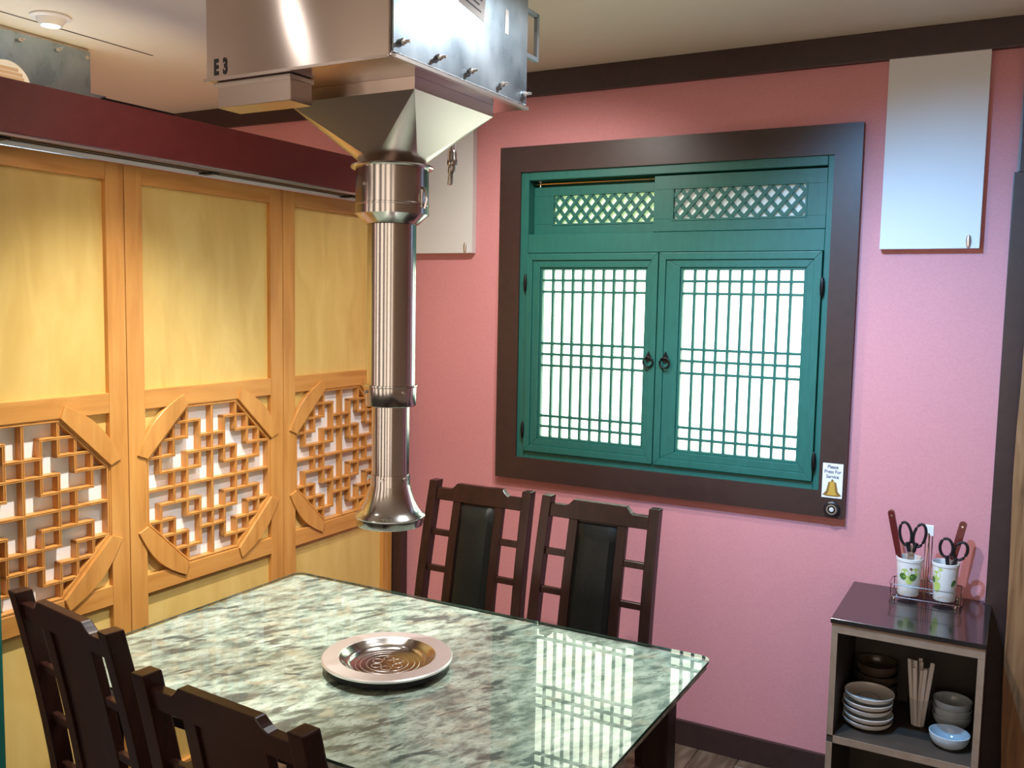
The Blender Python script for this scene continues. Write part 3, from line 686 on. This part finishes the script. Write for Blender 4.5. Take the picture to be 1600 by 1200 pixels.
# ------------------------------------------------------------------ chairs
def make_chair():
    """front faces +Y, origin on the floor below the seat centre"""
    r = empty('dining_chair')
    HW = 0.195        # half distance of posts (centre)
    TOPZ = 1.003
    def back(v):       # lean of the back
        z = v.z
        if z > 0.43: t = (z - 0.43) / 0.57; dy = -0.100 * t ** 1.35; sx = 1 + 0.05 * (1 - t)
        else: t = (0.43 - z) / 0.43; dy = -0.05 * t ** 1.6; sx = 1.05
        return Vector((v.x * sx, v.y - 0.20 + dy, z))
    def seg_box(x0, x1, y0, y1, z0, z1, n=6):
        mb = MB()
        vs = []; fs = []
        for i in range(n + 1):
            z = z0 + (z1 - z0) * i / n; vs += [(x0, y0, z), (x1, y0, z), (x1, y1, z), (x0, y1, z)]
        for i in range(n):
            for k in range(4): fs.append((i * 4 + k, i * 4 + (k + 1) % 4, i * 4 + 4 + (k + 1) % 4, i * 4 + 4 + k))
        fs += [(3, 2, 1, 0), (n * 4, n * 4 + 1, n * 4 + 2, n * 4 + 3)]
        return mb.add(vs, fs)
    pwid = 0.0175
    for s in (-1, 1):
        x = s * HW
        seg_box(x - pwid, x + pwid, -0.02, 0.02, 0.0005, TOPZ, 12).map(back).build('back_post', 'dark_chair_wood', r, bevel=0.004, seg=2)
    # crest rail
    zt = TOPZ - 0.004; ze = TOPZ - 0.026; zb = TOPZ - 0.068; xi = HW - pwid + 0.002
    pts = [(-xi, zb), (-xi, ze), (-0.125, ze)]
    for k in range(1, 7):
        a = k / 6; pts.append((-0.125 + 0.028 * a, ze + (zt - ze) * (1 - math.cos(a * PI / 2))))
    pts += [(-x, z) for x, z in pts[::-1]]
    MB().prism(pts, 'y', -0.012, 0.012).map(back).build('crest_rail', 'dark_chair_wood', r, bevel=0.002, seg=1)
    # inner stiles, pad, rear board
    for s in (-1, 1):
        seg_box(s * 0.088 - 0.0165, s * 0.088 + 0.0165, -0.010, 0.010, 0.475, zb + 0.001, 8).map(back).build('inner_stile', 'dark_chair_wood', r, bevel=0.0015, seg=1)
    seg_box(-0.0715, 0.0715, -0.004, 0.002, 0.49, zb, 8).map(back).build('rear_board', 'dark_chair_wood', r)
    # padded panel
    mb = MB(); nx, nz = 8, 16; x0, x1, z0, z1 = -0.0705, 0.0705, 0.50, zb - 0.006
    vs = []; fs = []
    for j in range(nz + 1):
        for i in range(nx + 1):
            u, w = 2 * i / nx - 1, 2 * j / nz - 1
            h = 0.020 * (1 - abs(u) ** 5) ** 0.6 * (1 - abs(w) ** 12) ** 0.6
            vs.append((x0 + (x1 - x0) * i / nx, 0.0025 + h, z0 + (z1 - z0) * j / nz))
    for j in range(nz):
        for i in range(nx): a = j * (nx + 1) + i; fs.append((a, a + 1, a + nx + 2, a + nx + 1))
    mb.add(vs, fs, True).map(back).build('back_pad', 'black_leather', r)
    # rungs
    for s in (-1, 1):
        for z in (0.818, 0.690, 0.563):
            a, c = s * 0.104, s * (HW - pwid + 0.001)
            MB().box(min(a, c), max(a, c), -0.008, 0.008, z - 0.0105, z + 0.0105).map(back).build('side_rung', 'dark_chair_wood', r, bevel=0.002, seg=1)
    MB().box(-HW + pwid, HW - pwid, -0.012, 0.012, 0.468, 0.505).map(back).build('lower_cross_rail', 'dark_chair_wood', r)
    # seat
    MB().prism([(-0.205, -0.185), (0.205, -0.185), (0.215, 0.21), (-0.215, 0.21)], 'z', 0.385, 0.425).build('seat_frame', 'dark_chair_wood', r, bevel=0.004)
    mb = MB(); vs = []; fs = []; n = 10
    for j in range(n + 1):
        for i in range(n + 1):
            u, w = 2 * i / n - 1, 2 * j / n - 1
            vs.append((u * 0.195, 0.012 + w * 0.19, 0.426 + 0.035 * ((1 - abs(u) ** 6) * (1 - abs(w) ** 6)) ** 0.5))
    for j in range(n):
        for i in range(n): a = j * (n + 1) + i; fs.append((a, a + 1, a + n + 2, a + n + 1))
    mb.add(vs, fs, True).build('seat_pad', 'black_leather', r)
    for s in (-1, 1):
        MB().prism([(s * 0.19 - 0.018, 0.17), (s * 0.19 + 0.018, 0.17), (s * 0.19 + 0.018, 0.206), (s * 0.19 - 0.018, 0.206)], 'z', 0.0005, 0.386).build('front_leg', 'dark_chair_wood', r, bevel=0.003)
        MB().bar((s * 0.195, -0.21, 0.16), (s * 0.19, 0.18, 0.16), 0.018, 0.022, (0, 0, 1)).build('stretcher', 'dark_chair_wood', r)
    return r
ch0 = make_chair()
def place(o, tx, ty, rz, label):
    """tx, ty: middle of the crest at the top"""
    off = Vector((0, 0.30, 0)); off.rotate(Euler((0, 0, rz)))
    o.location = (tx + off.x, ty + off.y, 0); o.rotation_euler = (0, 0, rz); tag(o, label, 'chair', 'dark wooden chairs around the granite table')
CH = [(-1.745, 1.207, math.radians(-9.0), 'dark wooden chair seen from behind, at the left end of the near table side'),
      (-1.133, 1.064, math.radians(-4.0), 'dark wooden chair seen from behind, lowest and nearest in the picture'),
      (-1.686, 2.83, PI, 'dark wooden chair with black leather back near the steel pipe, far side of table'),
      (-1.213, 2.822, PI, 'dark wooden chair with black leather back under the window, right one on far side')]
for i, (x, y, a, lab) in enumerate(CH):
    place(ch0 if i == 0 else copy_tree(ch0), x, y, a, lab)

# ------------------------------------------------------------------ cabinet at the right
cbn = empty('shelf_cabinet', (-0.25, 3.05, 0)); tag(cbn, 'small open shelf cabinet with black top in the right corner', 'cabinet')
def cb_(mb, n, m, bevel=0.0, par=None): return mb.map(lambda v: v - Vector(cbn.location)).build(n, m, par or cbn, bevel, 1)
kx0, kx1, ky0, ky1 = -0.459, -0.044, 2.856, 3.245
cb_(MB().prism([(-0.463, 2.852), (-0.042, 2.852), (-0.042, 3.248), (-0.064, 3.248), (-0.064, 3.286), (-0.463, 3.286)], 'z', 0.717, 0.732), 'top_slab', 'black_gloss', 0.0012)
cb_(MB().box(kx0, kx1, ky0 + 0.003, ky1, 0.688, 0.7165), 'top_board', 'shelf_board')
cb_(MB().box(kx0, kx1, ky0, ky0 + 0.0028, 0.688, 0.7165), 'edge_band', 'shelf_edge')
for z, h in ((0.344, 0.022), (0.04, 0.022)):
    cb_(MB().box(kx0 + 0.019, kx1 - 0.019, ky0 + 0.003, ky1 - 0.006, z, z + h), 'shelf', 'shelf_board')
    cb_(MB().box(kx0 + 0.019, kx1 - 0.019, ky0, ky0 + 0.0028, z, z + h), 'edge_band', 'shelf_edge')
for x in (kx0, kx1 - 0.018):
    cb_(MB().box(x, x + 0.018, ky0 + 0.003, ky1, 0.0005, 0.6875), 'side_board', 'shelf_board')
    cb_(MB().box(x, x + 0.018, ky0, ky0 + 0.0028, 0.367, 0.6875), 'edge_band', 'shelf_edge')
    cb_(MB().box(x, x + 0.018, ky0, ky0 + 0.0028, 0.0005, 0.343), 'edge_band', 'shelf_edge')
cb_(MB().box(kx0 + 0.018, kx1 - 0.018, ky1 - 0.006, ky1, 0.04, 0.60), 'back_board', 'shelf_board')
SZ = 0.3665
def bowl(name, r, h, mat, loc, label, cat, group, tilt=(0, 0, 0), ring=False, thick=0.0035):
    root = empty(name, loc); root.rotation_euler = tilt; tag(root, label, cat, group)
    f = r * 0.55
    ell = lambda t_: f + (r - f) * math.sqrt(max(0.0, 1 - (1 - t_) ** 2))
    ts = (0.08, 0.2, 0.35, 0.55, 0.78)
    prof = [(0, 0.003), (f - 0.006, 0.003), (f - 0.006, 0.0), (f - 0.002, 0.0), (f, 0.003)] + [(ell(t_), 0.003 + (h - 0.003) * t_) for t_ in ts] + [(r, h), (r - thick * 0.5, h + 0.001), (r - thick, h)]
    prof += [(ell(t_) - thick, 0.003 + (h - 0.003) * t_ + 0.002) for t_ in ts[::-1]] + [(f - 0.004, 0.0068), (0, 0.0064)]
    MB().lathe(prof, n=40).build('body', mat, root)
    if ring:
        MB().lathe([(0.0305, 0.0078), (0.0325, 0.0082), (0.0325, 0.0088), (0.0305, 0.0086)], n=32, close=True).build('painted_ring', 'blue_ring', root)
    return root
NM = ['bottom', 'second from bottom', 'middle', 'second from top']
for i in range(5):
    lab = 'cream dish with blue ring, topmost of the front stack in the cabinet' if i == 4 else 'cream dish, %s of the front left stack in the cabinet' % NM[i]
    bowl('cream_dish', 0.074, 0.0255, 'ceramic_cream', (-0.361 + 0.003 * math.sin(i * 2.1), 2.985 + 0.004 * math.cos(i * 3), SZ + 0.0006 + i * 0.0208), lab, 'dish', 'cream dishes stacked in the cabinet', (0, 0, 0), ring=(i == 4))
for i in range(4):
    bowl('brown_bowl', 0.068, 0.045, 'ceramic_brown', (-0.362, 3.163, SZ + 0.0006 + i * 0.0330), ['dark brown bowl, lowest in the stack behind the cream dishes', 'dark brown bowl, second from bottom behind the cream dishes', 'dark brown bowl, third from bottom behind the cream dishes', 'dark brown bowl on top of the stack behind the cream dishes'][i], 'bowl', 'dark bowls at the back of the cabinet')
for i in range(3):
    bowl('pale_bowl', 0.057, 0.042, 'ceramic_blue', (-0.130, 3.118, SZ + 0.0006 + i * 0.0225), ['pale blue grey bowl, lowest of the right rear stack', 'pale blue grey bowl, middle of the right rear stack', 'pale blue grey bowl, topmost of the right rear stack'][i], 'bowl', 'pale bowls in the cabinet')
bowl('pale_bowl', 0.0565, 0.042, 'ceramic_blue', (-0.127, 2.968, SZ + 0.0006), 'single pale blue bowl standing at the front right of the shelf', 'bowl', 'pale bowls in the cabinet')
# chopstick sleeves in a clear tumbler
tum = empty('clear_tumbler', (-0.222, 3.062, SZ + 0.0006)); tag(tum, 'clear tumbler holding paper chopstick sleeves in the cabinet', 'tumbler')
MB().lathe([(0, 0), (0.028, 0), (0.036, 0.095), (0.0345, 0.095), (0.0265, 0.003), (0, 0.003)], n=28).build('wall', 'cup_glass', tum)
k_ = 0
for ring, cnt in ((0.72, 9), (0.32, 4)):
    for i in range(cnt):
        q = 2 * PI * (i + 0.3 * ring) / cnt; a, b = ring * math.cos(q), ring * math.sin(q); k_ += 1
        o = MB().box(-0.0055, 0.0055, -0.0022, 0.0022, 0, 0.196 + 0.014 * math.sin(k_ * 2.3)).build('chopstick_sleeve', 'sleeve_paper', bevel=0.0008, seg=1)
        o.location = (-0.222 + a * 0.019, 3.062 + b * 0.019, SZ + 0.0045)
        o.rotation_euler = (math.radians(-6.5 * b), math.radians(8.5 * a), math.radians(25 * math.sin(k_ * 5.0)))
        tag(o, 'paper chopstick sleeve standing in the clear tumbler', 'chopsticks', 'chopstick sleeves in the tumbler')

# ------------------------------------------------------------------ caddy on the cabinet
CZ0 = 0.7322
cd = empty('wire_caddy', (-0.23, 3.19, CZ0)); tag(cd, 'wire caddy with white tagged handle on the black cabinet top', 'caddy')
def loop(w, d, z, r=0.0016): return MB().tube([(x, y, z) for x, y in rrect(w, d, 0.012, 4)], r, 6, True)
loop(0.105, 0.05, 0.012).build('base_wire', 'chrome', cd)
loop(0.105, 0.05, 0.052).build('guard_wire', 'chrome', cd)
for x in (-0.100, 0.100):
    MB().tube([(x, -0.05, 0.012), (x, -0.05, 0.052)], 0.0015, 6).build('upright_wire', 'chrome', cd)
    MB().tube([(x, 0.05, 0.012), (x, 0.05, 0.052)], 0.0015, 6).build('upright_wire', 'chrome', cd)
    MB().tube([(x, -0.05, 0.011), (x, 0.05, 0.011)], 0.0015, 6).build('base_wire', 'chrome', cd)
for x in (-0.045, 0.045): MB().tube([(x, -0.05, 0.0105), (x, 0.05, 0.0105)], 0.0015, 6).build('base_wire', 'chrome', cd)
for x in (-0.09, 0.09):
    for y in (-0.047, 0.047): MB().lathe([(0, 0), (0.004, 0), (0.005, 0.006), (0.003, 0.011), (0, 0.011)], (x, y, 0), 10).build('foot', 'chrome', cd)
for y in (-0.05, 0.05):
    MB().tube([(0.0, y, 0.012), (0.0, y, 0.10), (0.0, y * 0.3, 0.19), (0.0, y * 0.12, 0.222)], 0.0016, 6).build('handle_wire', 'chrome', cd)
for x in (-0.010, 0.010):
    MB().tube([(x, 0.0, 0.012), (x, 0.0, 0.222)], 0.0016, 6).build('handle_wire', 'chrome', cd)
MB().box(-0.0125, 0.0125, -0.005, 0.005, 0.214, 0.2475).build('grip_tag', 'paper_white', cd, bevel=0.0015)
CB0 = CZ0 + 0.0138
def cup(x, y, rz, label, prints):
    c = empty('utensil_cup', (x, y, CB0), rz); tag(c, label, 'cup', 'leaf patterned utensil cups')
    H_ = 0.122
    rad = lambda z: 0.0325 + 0.0068 * z / H_
    MB().lathe([(0, 0), (0.0315, 0), (0.0325, 0.002), (0.0393, H_ - 0.012), (0.0408, H_ - 0.010), (0.0412, H_ - 0.001), (0.0400, H_), (0.0385, H_ - 0.001), (0.0305, 0.004), (0, 0.004)], n=40).build('body', 'cup_white', c)
    for (a, z, w, h, rot, mat) in prints:
        n = 16; pts = []
        for k in range(n):
            q = 2 * PI * k / n; px = w * math.cos(q); pz = h * math.sin(q) * (1 - 0.25 * math.sin(q))
            cs, sn = math.cos(rot), math.sin(rot); X, Z = px * cs - pz * sn, px * sn + pz * cs
            rr = rad(z + Z) + 0.0007 + (0.0003 if mat == 'leaf_dark' else 0); ang = a + X / rr
            pts.append((rr * math.cos(ang), rr * math.sin(ang), z + Z))
        rr = rad(z) + 0.0007 + (0.0003 if mat == 'leaf_dark' else 0)
        mb = MB().add(pts + [(rr * math.cos(a), rr * math.sin(a), z)], [(i, (i + 1) % n, n) for i in range(n)])
        mb.build('leaf_print', mat, c)
    return c
fr = -PI / 2 + 0.08
cup(-0.283, 3.19, 0, 'white cup with two green leaves facing front, left in the wire caddy',
    [(fr - 0.35, 0.078, 0.013, 0.016, 0.5, 'leaf_light'), (fr + 0.55, 0.082, 0.014, 0.016, -0.5, 'leaf_light'), (fr + 0.05, 0.058, 0.013, 0.014, 0.0, 'leaf_light'), (fr - 0.55, 0.066, 0.0105, 0.0115, 0.6, 'leaf_dark'), (fr + 0.38, 0.066, 0.0115, 0.012, -0.5, 'leaf_dark'), (fr + 0.15, 0.092, 0.004, 0.005, 0.4, 'twig')])
cup(-0.177, 3.19, 0, 'white cup with leaves on its sides, right in the wire caddy',
    [(fr - 0.75, 0.085, 0.013, 0.016, 0.2, 'leaf_light'), (fr - 0.7, 0.050, 0.012, 0.018, 0.0, 'leaf_light'), (fr - 1.1, 0.068, 0.008, 0.010, 0.2, 'leaf_dark'), (fr + 0.75, 0.064, 0.007, 0.012, -0.5, 'leaf_dark'), (fr - 0.4, 0.105, 0.008, 0.006, 0, 'leaf_light')])
# knives / tongs with red-brown handles
def handle_tool(base, top, label, w):
    base, top = Vector(base), Vector(top); L_ = (top - base).length
    r = empty('red_handled_knife', base); _z = (top - base).normalized(); _y = _z.cross(Vector((1, 0, 0))).normalized(); _x = _y.cross(_z)
    r.rotation_euler = Matrix((_x, _y, _z)).transposed().to_euler(); tag(r, label, 'knife', 'red handled knives in the caddy')
    MB().prism([(-0.007, 0), (0.009, 0.0), (0.010, L_ * 0.42), (-0.008, L_ * 0.42)], 'y', -0.001, 0.001).build('blade', 'chrome_satin', r)
    pts = [(-w * 0.8, L_ * 0.40), (w * 0.8, L_ * 0.40), (w, L_ * 0.75)]
    for k in range(7):
        a = k * PI / 6; pts.append((w * math.cos(a), L_ - w * 0.8 + w * 0.8 * math.sin(a)))
    pts.append((-w, L_ * 0.75))
    MB().prism(pts, 'y', -0.007, 0.007).build('handle', 'red_handle', r, bevel=0.003, seg=2)
    MB().lathe([(0, 0.0), (0.003, 0.0), (0.003, 0.0006), (0, 0.0006)], n=10).map(lambda v: Vector((v.x, -0.0071 - v.z, L_ * 0.93 + v.y))).build('rivet', 'chrome_satin', r)
    return r
handle_tool((-0.292, 3.198, CB0 + 0.006), (-0.349, 3.196, CB0 + 0.268), 'long red brown handled knife leaning left out of the left cup', 0.0105)
handle_tool((-0.183, 3.200, CB0 + 0.006), (-0.134, 3.222, CB0 + 0.252), 'red brown handled knife behind scissors in the right cup', 0.0115)
def scissors(base, ang, tilt, zoff, label, rx=0.0165, rz=0.032):
    r = empty('kitchen_scissors', base); r.rotation_euler = (tilt, ang, 0); tag(r, label, 'scissors', 'black handled scissors in the caddy')
    MB().prism([(-0.002, 0.0), (0.011, zoff - 0.03), (0.006, zoff + 0.012), (-0.009, zoff + 0.004), (-0.006, zoff * 0.5)], 'y', -0.0016, -0.0002).build('blade', 'chrome_satin', r)
    MB().prism([(0.002, 0.0), (-0.011, zoff - 0.03), (-0.006, zoff + 0.012), (0.009, zoff + 0.004), (0.006, zoff * 0.5)], 'y', 0.0002, 0.0016).build('blade', 'chrome_satin', r)
    for s in (-1, 1):
        path = []
        for k in range(22):
            a = 2 * PI * k / 22; px, pz = rx * math.cos(a), rz * math.sin(a)
            q = -s * 0.17; X = px * math.cos(q) - pz * math.sin(q); Z = px * math.sin(q) + pz * math.cos(q)
            path.append((s * 0.0205 + X, s * 0.001, zoff + 0.044 + Z))
        mb = MB().tube(path, 0.0046, 8, True)
        mb.tube([(s * 0.006, s * 0.001, zoff - 0.012), (s * 0.010, s * 0.001, zoff + 0.004), (s * 0.014, s * 0.001, zoff + 0.018)], 0.006, 8)
        mb.build('finger_loop', 'black_plastic', r)
    MB().lathe([(0, 0), (0.004, 0), (0.004, 0.002), (0, 0.002)], n=10).map(lambda v: Vector((v.x, -0.0018 - v.z, zoff - 0.02 + v.y))).build('pivot', 'chrome_satin', r)
    return r
scissors((-0.280, 3.172, CB0 + 0.006), math.radians(1.0), math.radians(3), 0.152, 'black handled scissors upright in the left cup', 0.0172, 0.0385)
scissors((-0.180, 3.180, CB0 + 0.006), math.radians(8), math.radians(4), 0.122, 'black handled scissors in the right cup', 0.0185, 0.030)
